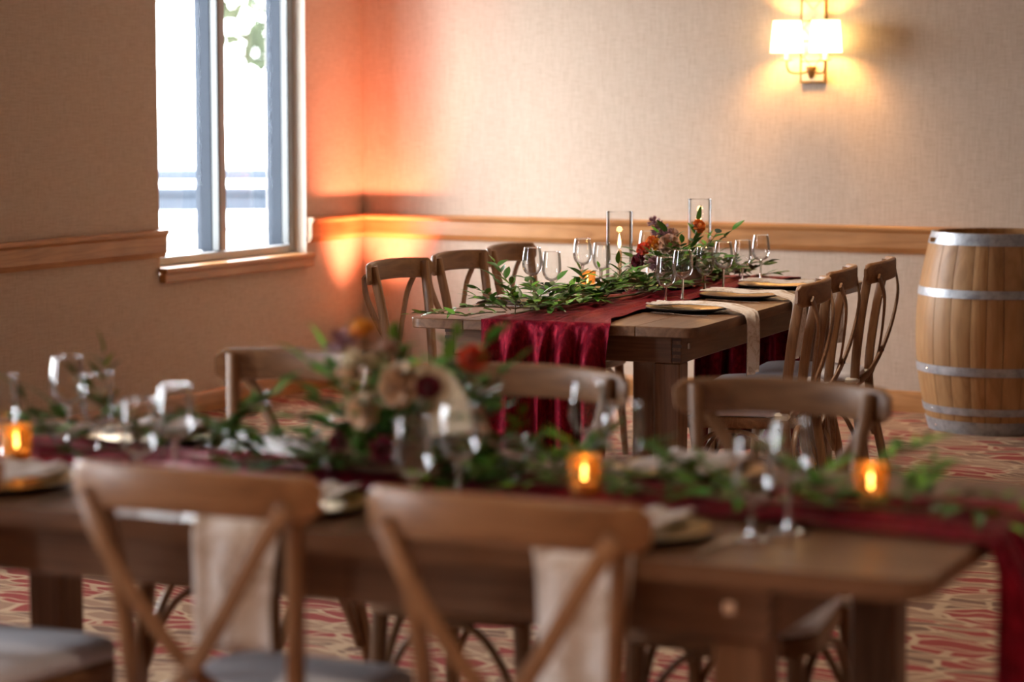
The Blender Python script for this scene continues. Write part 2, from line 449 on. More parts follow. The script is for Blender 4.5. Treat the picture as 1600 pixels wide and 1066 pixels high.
# chair rail and baseboard: moulded profiles (offset from wall, height)
RZ0, RZ1 = .762, .892
RAIL = [(0, RZ0), (.014, RZ0), (.020, RZ0+.012), (.026, RZ0+.022), (.028, RZ0+.026), (.028, RZ1-.034), (.031, RZ1-.030), (.039, RZ1-.020), (.040, RZ1-.010), (.034, RZ1-.002), (.028, RZ1), (0, RZ1)]
BASE = [(0, 0), (.018, 0), (.018, .078), (.014, .090), (.008, .098), (0, .100)]
def moulding(name, prof, kind, a, b, mat, m):
    """kind 'back': runs along x on the back wall; 'left': runs along y on the left wall. Ends are returned to the wall."""
    mb = MB(); rings = []
    for (q, s) in ((a, 0), (b, 0)):
        if kind == 'back': rings.append([(q, YB-o, z) for (o, z) in prof])
        elif kind == 'left': rings.append([(XL+o, q, z) for (o, z) in prof])
        elif kind == 'right': rings.append([(XR-o, q, z) for (o, z) in prof])
        else: rings.append([(q, YF+o, z) for (o, z) in prof])
    mb.ring(rings); ob = mb.build(name, mat, None, 25); struct(ob); return ob
moulding('trim_1', RAIL, 'back', XL, XR, OAK, 0)
spans = [(YF, WINS[2][0]), (WINS[2][1], WINS[1][0]), (WINS[1][1], WINS[0][0]+.028), (WINS[0][1]+.0, YB)]
for i, (a, b_) in enumerate(spans): moulding('trim_%d' % (i+2), RAIL, 'left', a, b_, OAKY, 0)
moulding('trim_6', RAIL, 'right', YF, YB, OAKY, 0)
moulding('baseboard_back', BASE, 'back', XL, XR, OAK, 0)
moulding('baseboard_left', BASE, 'left', YF, YB, OAKY, 0)
moulding('baseboard_right', BASE, 'right', YF, YB, OAKY, 0)

def window(n, y0, y1, split):
    root = struct(empty('window_%d' % n, (XL, (y0+y1)/2, WZ0)))
    yc = (y0+y1)/2; H = WZ1-WZ0
    xf = -.150; fd = .15                       # frame centre and depth
    def bar(name, c, d, m=ALU, b=.004): return MB().box(c, d, b).build(name, m, root)
    # plaster reveal lining
    for s in (-1, 1): bar('reveal', (-WT/2, s*((y1-y0)/2-.004), H/2), (WT-.002, .008, H), JAMB, 0)
    bar('reveal', (-WT/2, 0, H-.004), (WT-.002, y1-y0-.018, .008), JAMB, 0)
    # sill board with apron
    sill = MB().box((-.07, 0, -.012), (.235, y1-y0+.012, .025), .004); sill.box((.02, 0, -.046), (.038, y1-y0+.012, .044), .004)
    sill.build('window_sill', OAKY, root)
    w2 = (y1-y0)/2
    xi, di, xo, do = -.090, .036, -.153, .088       # inner sash face and the deeper outer frame
    for s in (-1, 1):
        bar('window_frame', (xi, s*(w2-.033), H/2), (di, .048, H-.018)); bar('outer_frame', (xo, s*(w2-.040), H/2), (do, .062, H-.018), ALUX, 0)
    for z, hh in ((.022, .042), (H-.035, .048)):
        bar('window_frame', (xi, 0, z), (di, y1-y0-.116, hh)); bar('outer_frame', (xo, 0, z), (do, y1-y0-.145, hh-.004), ALUX, 0)
    ms = split-yc
    bar('mullion', (xi+.002, ms+.012, H/2), (di+.004, .056, H-.09)); bar('gasket', (xi+.006, ms-.026, H/2), (di, .018, H-.10), ALUD, 0)
    bar('outer_frame', (xo, ms, H/2), (do, .07, H-.09), ALUX, 0); bar('gasket', (xi+.004, w2-.066, H/2), (di, .014, H-.10), ALUD, 0)
    for a, b_ in ((-w2+.072, ms-.036), (ms+.036, w2-.072)):
        MB().box((xf-.02, (a+b_)/2, H/2), (.006, b_-a, H-.1)).build('pane', PANE, root)
    return root
window(1, *WINS[0], 9.915)
window(2, *WINS[1], 4.45)
window(3, *WINS[2], 1.05)

# blind cord in the visible window
r = empty('blind_cord', (XL-.035, 9.385, 1.36))
MB().tube([(0, 0, z) for z in (0, .4, .8, 1.13)], .0016, 6).build('cord', TIE, r)
MB().lathe([(0, .022), (.003, .02), (.004, 0), (.007, -.022), (0, -.024)], 12).build('tassel', BRONZE, r)
MB().lathe([(0, .012), (.0045, .008), (.0045, -.004), (0, -.008)], 12, (0, .003, .47)).build('cord_joiner', BRONZE, r)
tag(r, 'thin window blind pull cord with a small dark tassel', 'blind cord')

# ------------------------------------------------------------------ outside the window
struct(MB().box((-46, 34, -.3), (78, 110, .1)).build('ground_outside', CONC))
def tree(loc, h, cr, seed, label):
    rnd = random.Random(seed); root = empty('tree', loc)
    tr = MB(); tr.tube([(0, 0, 0), (.1, 0, h*.3), (.0, .1, h*.6)], [.16, .12, .05], 8)
    for k in range(5):
        a = rnd.uniform(0, 6.28); tr.tube([(.05, .05, h*.35+k*.2), (math.cos(a)*cr*.4, math.sin(a)*cr*.4, h*.6), (math.cos(a)*cr*.7, math.sin(a)*cr*.7, h*.8)], [.06, .04, .015], 6)
    tr.build('trunk', BARK, root, 60)
    fo = MB()
    for k in range(1500):
        a = rnd.uniform(0, 6.28); q = rnd.random()**.4; zz = rnd.uniform(-1, 1)
        c = Vector((math.cos(a)*cr*q*math.sqrt(1-zz*zz*.8), math.sin(a)*cr*q*math.sqrt(1-zz*zz*.8), h*.68+zz*h*.33))
        s = rnd.uniform(.12, .28); M = Matrix.Translation(c) @ Euler((rnd.uniform(0, 6), rnd.uniform(0, 6), rnd.uniform(0, 6))).to_matrix().to_4x4()
        fo.add([(-s, 0, 0), (0, -s*.5, .03), (s, 0, 0), (0, s*.5, .03)], [(0, 1, 2, 3)], M)
    f = fo.build('foliage', CROWN, root); f['kind'] = 'stuff'
    tag(root, label, 'tree')
tree((-34.5, 45, -.25), 7.5, 2.6, 3, 'pale green tree seen through the left window pane')
tree((-31.5, 50, -.25), 7.0, 2.3, 5, 'pale green tree seen through the right window pane')
t = empty('flatbed_trailer', (-18.6, 26.9, -.25), R(34))
MB().box((0, 0, .65), (7.4, 1.7, .30), .02).build('bed', TRAILG, t)
MB().box((0, -.87, .64), (7.3, .05, .07), .01).build('side_stripe', TRAILW, t)
MB().box((0, 0, .38), (7.0, 1.55, .22), .02).build('chassis', TRAILG, t)
for x in (-1.35, 2.2):
    for sy in (-1, 1):
        M = Matrix.Translation((x, sy*.98, .38)) @ Matrix.Rotation(sy*math.pi/2*-1, 4, 'X')
        q = MB().lathe([(0, -.10), (.34, -.10), (.38, -.06), (.38, .06), (.34, .10), (0, .10)], 28, M=M).build('wheel', TYRE, t, 40)
        MB().lathe([(.25, .10), (.24, .115), (0, .12)], 24, M=M).build('hub', TRAILW, q, 40)
MB().box((3.4, 0, .42), (.5, .3, .12), .02).build('hitch', TRAILG, t)
tag(t, 'blue-grey trailer with pale stripe parked on concrete beyond the window', 'trailer')

# ------------------------------------------------------------------ wine barrel
def barrel(loc):
    root = empty('wine_barrel', loc, R(8)); H = .90; rt, rb = .283, .352
    def rad(z): u = (z/H-.5)*2; return rb-(rb-rt)*abs(u)**2.0
    rnd = random.Random(4); n = 26; ws = [rnd.uniform(.75, 1.3) for _ in range(n)]; tot = sum(ws); a = 0
    for k in range(n):
        da = 2*math.pi*ws[k]/tot; a0, a1 = a+.004, a+da-.004; a += da; rings = []
        off = rnd.uniform(-.0015, .0015)
        for j in range(15):
            z = H*j/14; r_ = rad(z)+off; rr = []
            for q in range(5): t_ = a0+(a1-a0)*q/4; e = -.0022 if q in (0, 4) else 0; rr.append(((r_+e)*math.cos(t_), (r_+e)*math.sin(t_), z))
            for q in range(4, -1, -1): t_ = a0+(a1-a0)*q/4; rr.append(((r_-.026)*math.cos(t_), (r_-.026)*math.sin(t_), z))
            rings.append(rr)
        MB().ring(rings).build('stave', STAVE, root, 40)
    for (z0, z1) in ((H-.052, H+.001), (.615, .652), (.268, .307), (.088, .121), (.0, .058)):
        m = MB(); m.lathe([(rad(z0)-.004, z0), (rad(z0)+.0035, z0), (rad((z0+z1)/2)+.0038, (z0+z1)/2), (rad(z1)+.0035, z1), (rad(z1)-.004, z1)], 64)
        h = m.build('hoop', HOOP, root, 40)
        MB().lathe([(0, .004), (.004, .003), (.006, 0)], 10, M=Matrix.Rotation(R(-140), 4, 'Z') @ Matrix.Translation((rad((z0+z1)/2)+.003, 0, (z0+z1)/2)) @ Matrix.Rotation(math.pi/2, 4, 'Y')).build('rivet', BOLTB, h)
    for k in range(5):
        w_ = .545/5; x = -.545/2+w_*(k+.5); hl = math.sqrt(max(.001, .2725**2-x*x)) if abs(x) < .2725 else .02
        hl = math.sqrt(.268**2-(abs(x)-.02)**2)*.98
        MB().box((x, 0, H-.035), (w_-.002, 2*hl*.94, .02), .002).build('head_board', STAVE, root)
    tag(root, 'oak wine barrel with galvanised hoops standing against the back wall', 'barrel')
barrel((-3.035, 10.775, 0))

# ------------------------------------------------------------------ wall sconce
def sconce(loc):
    root = empty('wall_sconce', loc)          # local: +x right along the wall, -y into the room, z=0 at plate foot
    PH, PW = .50, .132
    MB().box((0, -.009, PH/2), (PW, .018, PH), .002).build('backplate', BRONZE, root)
    nm = 5; mh = (PH-.016)/nm
    for k in range(nm):
        MB().box((0, -.0195, .008+mh*(k+.5)), (PW-.02, .003, mh-.004), .001).build('mirror_panel', MIRROR, root)
    bd = MB()
    def bead(x, z, r=.0036):
        bd.lathe([(0, r), (r*.7, r*.7), (r, 0), (r*.7, -r*.7), (0, -r)], 6, (x, -.022, z))
    k = 0
    for i in range(63):
        z = .004+i*(PH-.008)/62; bead(-PW/2+.004, z); bead(PW/2-.004, z)
    for i in range(16):
        x = -PW/2+.004+i*(PW-.008)/15; bead(x, .004, .0045); bead(x, PH-.004)
    for z0 in (.125, .265, .405):
        for s in (-1, 1):
            for t_ in (-1, 1):
                for i in range(9): u = i/9; bead(s*(.046*(1-u)), z0+t_*.055*u, .003)
        for i in range(5): bead(-.046-i*.004, z0, .003); bead(.046+i*.004, z0, .003)
    b = bd.build('bead_trim', BEAD, root, 60); b['kind'] = 'stuff'
    MB().lathe([(0, -.03), (.008, -.028), (.02, 0), (.026, .022), (.024, .03), (0, .03)], 16, (0, -.042, .05)).build('arm_cup', BRONZE, root, 50)
    MB().tube([(0, -.02, .048), (0, -.05, .05)], .006, 8).build('arm_post', BRONZE, root)
    for s, yy in ((-1, -.115), (1, -.115)):
        p = bez([(s*.012, -.045, .055), (s*.05, -.075, .046), (s*.085, yy+.012, .052), (s*.096, yy, .078), (s*.098, yy, .108)], 6)
        MB().tube(p, .0048, 8).build('arm', BRONZE, root, 60)
        c = (s*.098, yy, .108)
        MB().lathe([(0, -.004), (.012, -.003), (.036, .002), (.034, .004), (.010, .003), (0, .004)], 24, c).build('drip_pan', BRONZE, root, 40)
        MB().lathe([(.011, .003), (.011, .055), (0, .055)], 14, c).build('candle_sleeve', WAX, root, 40)
        sh = MB().lathe([(.080, .036), (.067, .190)], 40, c).build('lamp_shade', SHADE, root, 180, .0015)
        MB().tube([(c[0]-.067, c[1], c[2]+.18), (c[0], c[1], c[2]+.18), (c[0]+.067, c[1], c[2]+.18)], .001, 6).build('shade_spider', BRONZE, sh)
        bl = MB().lathe([(0, .055), (.009, .06), (.016, .082), (.013, .1), (.004, .12), (0, .122)], 14, c).build('bulb', plain('lit_bulb_glass', (1, .9, .7), .3, emit=(1, .62, .22), es=6), root, 60)
        l = bpy.data.lights.new('sconce_bulb', 'POINT'); l.energy = 24; l.color = (1, .50, .15); l.shadow_soft_size = .04
        lo = bpy.data.objects.new('sconce_bulb_light', l); COL.objects.link(lo); lo.parent = root; lo.location = (c[0], c[1]-.022, c[2]+.10)
    tag(root, 'double-arm wall sconce with two lit ivory shades and beaded mirror backplate', 'wall sconce')
sconce((-4.052, YB, 1.574))

# ------------------------------------------------------------------ uplight in the corner
def uplight(loc):
    root = empty('uplight', loc, R(20))
    hb = MB().box((0, 0, .06), (.19, .16, .08), .01)
    for s in (-1, 1): hb.box((s*.09, 0, .145), (.010, .16, .09), .003); hb.box((0, s*.075, .145), (.17, .010, .09), .003)
    hb.build('body', BLACKM, root)
    for s in (-1, 1): MB().box((s*.102, 0, .06), (.008, .03, .12), .002).build('bracket', BLACKM, root)
    MB().box((0, 0, .004), (.21, .03, .008), .002).build('bracket', BLACKM, root)
    MB().lathe([(.060, .102), (.066, .108), (.068, .102)], 24).build('lens_ring', BLACKM, root, 60)
    MB().lathe([(0, .1035), (.062, .1035)], 24).build('lens', plain('lit_orange_lens', (1, .3, .1), .3, emit=(1, .22, .04), es=25), root)
    l = bpy.data.lights.new('uplight_beam', 'SPOT'); l.energy = 520; l.color = (1, .24, .125); l.spot_size = R(60); l.spot_blend = 1.0; l.shadow_soft_size = .05
    o = bpy.data.objects.new('uplight_beam', l); COL.objects.link(o); o.parent = root; o.location = (0, 0, .175)
    d = Matrix.Rotation(-R(20), 3, 'Z') @ Vector((-.12, .12, 1)); o.rotation_euler = d.to_track_quat('-Z', 'Y').to_euler()
    tag(root, 'small black uplight box glowing orange on the floor in the room corner', 'uplight')
uplight((-6.32, 10.88, 0))

# ------------------------------------------------------------------ cross-back chairs
def seat_outline(k=1.0, n=10):
    pts = []
    hw_f, hw_b, yf, yb = .205*k, .172*k, .205*k, -.195*k
    for (cx, cy, r_, a0) in ((hw_f-.085, yf-.085, .085, 0), (-hw_f+.085, yf-.085, .085, 90), (-hw_b+.05, yb+.05, .05, 180), (hw_b-.05, yb+.05, .05, 270)):
        for j in range(n+1):
            a = R(a0+90*j/n); pts.append((cx+r_*math.cos(a), cy+r_*math.sin(a)))
    return pts
def make_chair(cush):
    root = empty('dining_chair')
    ol = seat_outline()
    MB().prism(ol, .392, .430, .006).build('seat', CHAIRX, root, 40)
    c = MB(); ck = seat_outline(1.0)
    def sc(k): return [(x*k, y*k) for x, y in ck]
    rg = [[(x, y, z+.0) for x, y in sc(k)] for k, z in ((.93, .4305), (.99, .435), (1.0, .448), (.985, .458), (.93, .465), (.75, .470), (.4, .473), (.1, .474))]
    c.ring(rg); cu = c.build('cushion', cush, root, 60)
    for s in (-1, 1):
        MB().box((s*.166, -.196, .436), (.05, .052, .022), .006).build('cushion_tie', TIE if cush is CUSHION else cush, cu)
    sq = rrect(.027, .034, .009)
    for s in (-1, 1):
        p = bez([(s*.205, -.285, .0), (s*.182, -.232, .24), (s*.162, -.205, .43), (s*.174, -.225, .66), (s*.196, -.262, .875)], 5)
        MB().sweep(p, sq, (0, 1, 0)).build('leg', CHAIR, root, 40)
        p = bez([(s*.190, .185, .0), (s*.176, .170, .22), (s*.168, .160, .395)], 5)
        MB().sweep(p, [(q*k, w_*k) for q, w_ in rrect(.034, .034, .012) for k in (1,)], (0, 1, 0), [.75+.35*i/10 for i in range(11)]).build('leg', CHAIR, root, 40)
    # curved top rail, behind the posts, ends wrapping forward
    p = []
    for i in range(25):
        u = -1+2*i/24; x = .243*u; y = -.312+.060*abs(u)**2.4; p.append((x, y, .846+.008*(1-u*u)))
    sec = rrect(.078, .022, .009, 3)
    MB().sweep(p, sec, (0, 1, 0), [max(.55, min(1, (1.02-abs(-1+2*i/24))*9)) if abs(-1+2*i/24) > .94 else 1 for i in range(25)]).build('top_rail', CHAIRX, root, 45)
    st = rrect(.030, .009, .003)
    for s in (-1, 1):
        o_ = .0055*s
        p = bez([(-s*.200, -.298, .838), (-s*.150, -.314+o_*.5, .755), (-s*.078, -.300+o_, .640), (0, -.275+o_, .540), (s*.080, -.245+o_, .468), (s*.142, -.215, .425), (s*.158, -.206, .405)], 5)
        MB().sweep(p, st, (0, 1, 0)).build('cross_slat', CHAIR, root, 40)
        MB().lathe([(0, .004), (.005, .003), (.0065, 0)], 10, M=Matrix.Translation((-s*.190, -.301, .835)) @ Matrix.Rotation(math.pi/2, 4, 'X')).build('bolt', BOLT, root)
    MB().lathe([(0, .004), (.005, .003), (.0065, 0)], 10, M=Matrix.Translation((0, -.286, .540)) @ Matrix.Rotation(math.pi/2, 4, 'X')).build('bolt', BOLT, root)
    # bentwood arches under the seat
    rd = rrect(.016, .020, .006)
    def arch(a, b_, h):
        A, B = Vector(a), Vector(b_); p = []
        for i in range(17):
            u = i/16; q = A.lerp(B, u); z = .19+(h-.19)*(1-abs(2*u-1)**2.6); p.append((q.x, q.y, z))
        d = (B-A).cross(Vector((0, 0, 1))).normalized()
        MB().sweep(p, rd, tuple(d)).build('brace', CHAIR, root, 40)
    fl, fr, bl, br = (-.170, .166, 0), (.170, .166, 0), (-.176, -.226, 0), (.176, -.226, 0)
    arch(fl, fr, .382); arch(bl, br, .380); arch(bl, fl, .382); arch(br, fr, .382)
    return root
chairW, chairG = make_chair(CUSHW), make_chair(CUSHION)
used = set()
def place_chair(proto, x, y, face, label, group):
    """x,y: middle of the back top rail on the floor plan; face: heading of the seat front (0 = +y), degrees CCW"""
    o = copy_tree(proto) if proto in used else proto
    used.add(proto)
    rz = R(face); bx, by = 0, -.30
    o.rotation_euler = (0, 0, rz)
    o.location = (x-(bx*math.cos(rz)-by*math.sin(rz)), y-(bx*math.sin(rz)+by*math.cos(rz)), 0)
    tag(o, label, 'chair', group); return o
G1, G2 = 'cross-back chairs at the back table', 'cross-back chairs at the front table'
for (x, y, f_, lb) in [(-4.59, 7.97, -90, 'cross-back wooden chair with white cushion, window side of back table, by velvet drop'),
                       (-4.61, 8.50, -89, 'cross-back wooden chair, middle one on the window side of the back table'),
                       (-4.65, 9.02, -86.5, 'cross-back wooden chair on window side of back table, closest to the back wall')]:
    place_chair(chairW, x, y, f_, lb, G1)
for (x, y, f_, lb) in [(-2.785, 7.77, 101, 'cross-back chair with grey cushion, barrel side of back table, by the table corner bolt'),
                       (-2.90, 8.38, 101, 'cross-back chair with grey cushion, middle one on barrel side of back table'),
                       (-2.915, 8.87, 99.5, 'cross-back chair with grey cushion on barrel side, closest to the back wall')]:
    place_chair(chairG, x, y, f_, lb, G1)
for (x, y, f_, lb) in [(-1.70, 3.27, 2, 'cross-back chair pushed under front table, nearest that table\'s free corner'),
                       (-2.295, 3.285, 2, 'cross-back chair, middle one pushed under the near side of front table'),
                       (-2.925, 3.25, 3, 'cross-back chair at front table of which mainly the grey cushion shows')]:
    place_chair(chairG, x, y, f_, lb, G2)
for (x, y, f_, lb) in [(-1.845, 4.93, 183, 'cross-back chair facing us across front table, in line with back table leg'),
                       (-2.46, 4.94, 183, 'cross-back chair across front table, standing before the hanging velvet runner'),
                       (-3.10, 4.99, 181, 'cross-back chair across front table, standing before the window wall')]:
    place_chair(chairG, x, y, f_, lb, G2)

# ------------------------------------------------------------------ farm tables
TZ = .762
def farm_table(loc, rz, L, W, label, ai=.085, ei=.12):
    root = empty('farm_table', (loc[0], loc[1], 0), rz)
    n = 5; pw = W/n; th = .034
    for k in range(n):
        x0 = -W/2+k*pw+(.0012 if k else 0); x1 = -W/2+(k+1)*pw-(.0012 if k < n-1 else 0)
        def corner(cx, cy, sx, sy, r_):
            return [(cx-sx*r_+sx*r_*math.cos(R(a)), cy-sy*r_+sy*r_*math.sin(R(a))) for a in range(0, 91, 15)]
        rl = .045 if k == 0 else .002; rr_ = .045 if k == n-1 else .002
        ol = corner(x1, L/2, 1, 1, rr_) + corner(x0, L/2, -1, 1, rl)[::-1] + corner(x0, -L/2, -1, -1, rl) + corner(x1, -L/2, 1, -1, rr_)[::-1]
        MB().prism(ol, TZ-th, TZ, .003).build('plank', TABLE, root, 35)
    ah, at_ = .096, .032; za = TZ-th-ah/2-.0005
    for s in (-1, 1):
        MB().box((s*(W/2-ai-at_/2), 0, za), (at_, L-2*ei, ah), .003).build('apron', TABLE, root)
        MB().box((0, s*(L/2-ei-at_/2), za), (W-2*ai-2*at_-.002, at_, ah), .003).build('apron', TABLEX, root)
    lw = .09; lx, ly = W/2-ai-at_-lw/2+.022, L/2-ei-at_-lw/2+.018
    for sx in (-1, 1):
        for sy in (-1, 1):
            lg = MB().box((sx*(lx), sy*(ly), (TZ-th-ah-.001)/2), (lw, lw, TZ-th-ah-.001), .005).build('leg', TABLEZ, root)
            for q in range(4):
                MB().box((sx*(W/2-ai-at_/2), sy*(L/2-ei-.0), za-ah/2+.012+q*.0228), (at_+.001, .0016, .0114)).build('finger_joint', ENDG, root)
            MB().box((sx*(W/2-ai+.002), sy*(L/2-ei-.07), za+.005), (.006, .02, .022), .002).build('corner_bolt', BOLTB, root)
    for s in (-1, 1):
        MB().box((0, s*ly, .205), (2*lx-lw-.001, .045, .072), .004).build('stretcher', TABLEX, root)
    tag(root, label, 'table', 'farm tables'); return root
FAR_C, FAR_RZ, FAR_L, FAR_W = (-3.600, 8.245), R(4.5), 2.22, 1.02
FG_C, FG_RZ, FG_L, FG_W = (-2.398, 3.981), R(-87), 2.56, 1.02
farm_table(FAR_C, FAR_RZ, FAR_L, FAR_W, 'brown wooden farm table in the background with tall glass candle cylinders on it')
farm_table(FG_C, FG_RZ, FG_L, FG_W, 'brown wooden farm table in front, set crosswise, with gold votive candles on it', .05, .265)
def loc2w(C, rz, x, y, z): return Vector((C[0]+x*math.cos(rz)-y*math.sin(rz), C[1]+x*math.sin(rz)+y*math.cos(rz), z))
def w2loc(C, rz, x, y):
    dx, dy = x-C[0], y-C[1]; return (dx*math.cos(rz)+dy*math.sin(rz), -dx*math.sin(rz)+dy*math.cos(rz))

# ------------------------------------------------------------------ velvet runners
def runner(C, rz, L, cx, wd, seed, label, hang0=.75, hang1=.75, amp=.026):
    """lies along local y; falls over both ends"""
    rnd = random.Random(seed)
    ph = [rnd.uniform(0, 6.28) for _ in range(10)]
    tot = hang0+L+hang1; e = .016
    def fn(u, v):
        s = v*tot
        x = cx+(u-.5)*wd*(1-.30*math.sin(math.pi*max(0, min(1, (s-hang0)/L)))**.5)
        wr = .004*math.sin(26*u+ph[0]+4*v)+.003*math.sin(41*u+ph[1]-9*v)+.003*math.sin(60*v+ph[2]+7*u)
        if s < hang0:
            d = hang0-s; side = -1
        elif s > hang0+L:
            d = s-hang0-L; side = 1
        else:
            y = -L/2+(s-hang0); ed = min(1, min(s-hang0, hang0+L-s)/.06)
            x += .014*math.sin(5*v*3+ph[3])*ed
            return (x, y+(-e if s-hang0 < .001 else 0), TZ+.0045+abs(wr)*1.1*ed+.002)
        k = min(1, d/.12)
        fold = amp*k*(math.sin(u*31+ph[4]+.6*math.sin(d*3+ph[7]))+.55*math.sin(u*53+ph[5]+1.1*d)+.35*math.sin(u*17+ph[6]))
        gather = 1-.05*k
        x = cx+(u-.5)*wd*gather+.014*k*math.sin(u*24+ph[8])
        out = e+.005+amp*1.55*k
        dz = max(0, d-.012) if d > .012 else 0
        return (x, side*(L/2+min(out, e+d*1.2)+fold), max(.012, TZ+.006-dz))
    root = MB().grid(fn, 84, 170).build('table_runner', VELVET, None, 180, .0018)
    root.location = (C[0], C[1], 0); root.rotation_euler = (0, 0, rz)
    tag(root, label, 'table runner', 'velvet runners'); return root
runner(FAR_C, FAR_RZ, FAR_L, .0, .46, 2, 'burgundy crushed velvet runner along the back table, falling to the floor in folds')
runner(FG_C, FG_RZ, FG_L, -.03, .44, 7, 'burgundy velvet runner along the front table under the greenery')

# ------------------------------------------------------------------ place settings
def plate_mesh():
    m = MB(); m.lathe([(0, .004), (.09, .004), (.105, .007), (.150, .016), (.152, .0185), (.149, .0185), (.105, .010), (.09, .0065), (0, .0065)], 48); return m
charger_top = MB().lathe([(.1495, .0188), (.149, .0190), (.105, .0105), (.09, .007), (0, .007)], 48).mesh('gold_face', GOLD, 60)
charger_body = MB().lathe([(0, .0005), (.075, .0005), (.095, .003), (.150, .0145), (.152, .0172), (.1495, .0186)], 48).mesh('base', BLACKP, 60)
def fork_mesh():
    m = MB(); m.sweep([(0, -.09, .004), (0, -.04, .004), (0, .02, .006), (0, .05, .008)], rrect(1, .35, .1), (0, 0, 1), [.010, .007, .006, .010])
    m.box((0, .06, .008), (.022, .024, .0022))
    for k in range(4): m.box((-.0083+k*.0055, .092, .009), (.0028, .042, .002))
    return m.mesh('cutlery_fork', SILVER, 40)
def knife_mesh():
    m = MB(); m.sweep([(0, -.11, .005), (0, -.05, .005), (0, .01, .005)], rrect(1, .5, .15), (0, 0, 1), [.012, .010, .008])
    m.add([(-.008, .01, .004), (.006, .01, .004), (.008, .05, .004), (.002, .12, .004), (-.008, .11, .004), (-.008, .01, .006), (.006, .01, .006), (.008, .05, .006), (.002, .12, .006), (-.008, .11, .006)],
          [(4, 3, 2, 1, 0), (5, 6, 7, 8, 9), (0, 1, 6, 5), (1, 2, 7, 6), (2, 3, 8, 7), (3, 4, 9, 8), (4, 0, 5, 9)])
    return m.mesh('cutlery_knife', SILVER, 40)
FORK, KNIFE = fork_mesh(), knife_mesh()
def napkin_obj(edge, drop, wd, seed, inner=.13):
    """local frame: +y runs from the plate towards the diner and over the table edge at y=edge; z=0 is the table top"""
    rnd = random.Random(seed); ph = [rnd.uniform(0, 6.28) for _ in range(5)]
    tot = inner+edge+drop; rr_ = .012
    def fn(u, v):
        s = v*tot; x = (u-.5)*wd; y = s-inner
        wob = .004*math.sin(9*v+ph[0]+3*u)
        if y < edge:
            if y < .152: z = .0255+.004*math.sin(18*u+ph[1])*(1-v)+.006*abs(math.sin(7*v+ph[2]))
            else:
                q = min(1, (y-.152)/max(.02, edge-.152)); z = .0255*(1-q)+.008*q
            return (x+wob, y, max(z, .006))
        d = y-edge
        k = min(1, d/.03)
        return (x*(1-.10*min(1, d/.2))+wob+.006*math.sin(d*14+ph[3])*k, edge+.008*min(1, d/.008)+.010*k+.007*k*math.sin(u*10+ph[4]), .008*(1-k)-max(0, d-.006))
    m = MB().grid(fn, 14, 44); return m
def setting(px, py, edge_dir, edge, drop, seed, where, napw=.155, tilt=0):
    """px,py: plate centre in the world; edge_dir: heading (deg CCW from +y) towards the diner"""
    rz = R(edge_dir+tilt)
    root = empty('charger_plate', (px, py, TZ+.0005), rz)
    mesh_obj('gold_face', charger_top, root); mesh_obj('base', charger_body, root)
    tag(root, 'gold charger plate, '+where, 'plate', 'charger plates')
    nb = napkin_obj(edge, drop, napw, seed).build('napkin', NAPKIN, None, 180, .0016)
    nb.location = (px, py, TZ); nb.rotation_euler = (0, 0, rz)
    tag(nb, 'printed linen napkin, '+where, 'napkin', 'draped napkins')
    for me, nm, sx, lb in ((FORK, 'dinner_fork', .185, 'polished dinner fork, '), (KNIFE, 'table_knife', -.185, 'polished table knife, ')):
        o = bpy.data.objects.new(nm, me); COL.objects.link(o)
        o.location = (px+sx*math.cos(rz)+.04*-math.sin(rz), py+sx*math.sin(rz)+.04*math.cos(rz), TZ+.0005); o.rotation_euler = (0, 0, rz+math.pi+R((seed*37) % 9-4))
        tag(o, lb+where, 'fork' if 'fork' in nm else 'knife', 'cutlery')
FARW = ['back table, seat by velvet drop', 'back table, middle seat', 'back table, seat by back wall']
BS, WS = ', barrel side', ', window side'
NS, FS = ', side away from back table', ', side facing back table'
# back table, barrel side (towards local +x) and window side (local -x)
def far_edge(px, py, side):
    lx, ly = w2loc(FAR_C, FAR_RZ, px, py); return FAR_W/2-side*lx
for i, (px, py) in enumerate([(-3.265, 7.745), (-3.31, 8.34), (-3.365, 8.86)]):
    setting(px, py, -90+4.5, far_edge(px, py, 1), .215, 11+i, FARW[i]+BS, .165)
for i, (px, py) in enumerate([(-3.86, 7.80), (-3.905, 8.38), (-3.945, 8.92)]):
    setting(px, py, 90+4.5, far_edge(px, py, -1), .20, 21+i, FARW[i]+WS, .165)
FGW = ['front table, seat by velvet drop', 'front table, middle seat', 'front table, seat farthest from velvet drop']
def fg_edge(px, py, side):
    lx, ly = w2loc(FG_C, FG_RZ, px, py); return FG_W/2-side*lx
for i, (px, py) in enumerate([(-1.67, 3.685), (-2.315, 3.65), (-2.95, 3.62)]):
    setting(px, py, 183, fg_edge(px, py, 1), .27-.05*(i == 1), 31+i, FGW[i]+NS, .17)
for i, (px, py) in enumerate([(-1.82, 4.33), (-2.45, 4.30), (-3.06, 4.27)]):
    setting(px, py, 3, fg_edge(px, py, -1), .22, 41+i, FGW[i]+FS, .17)

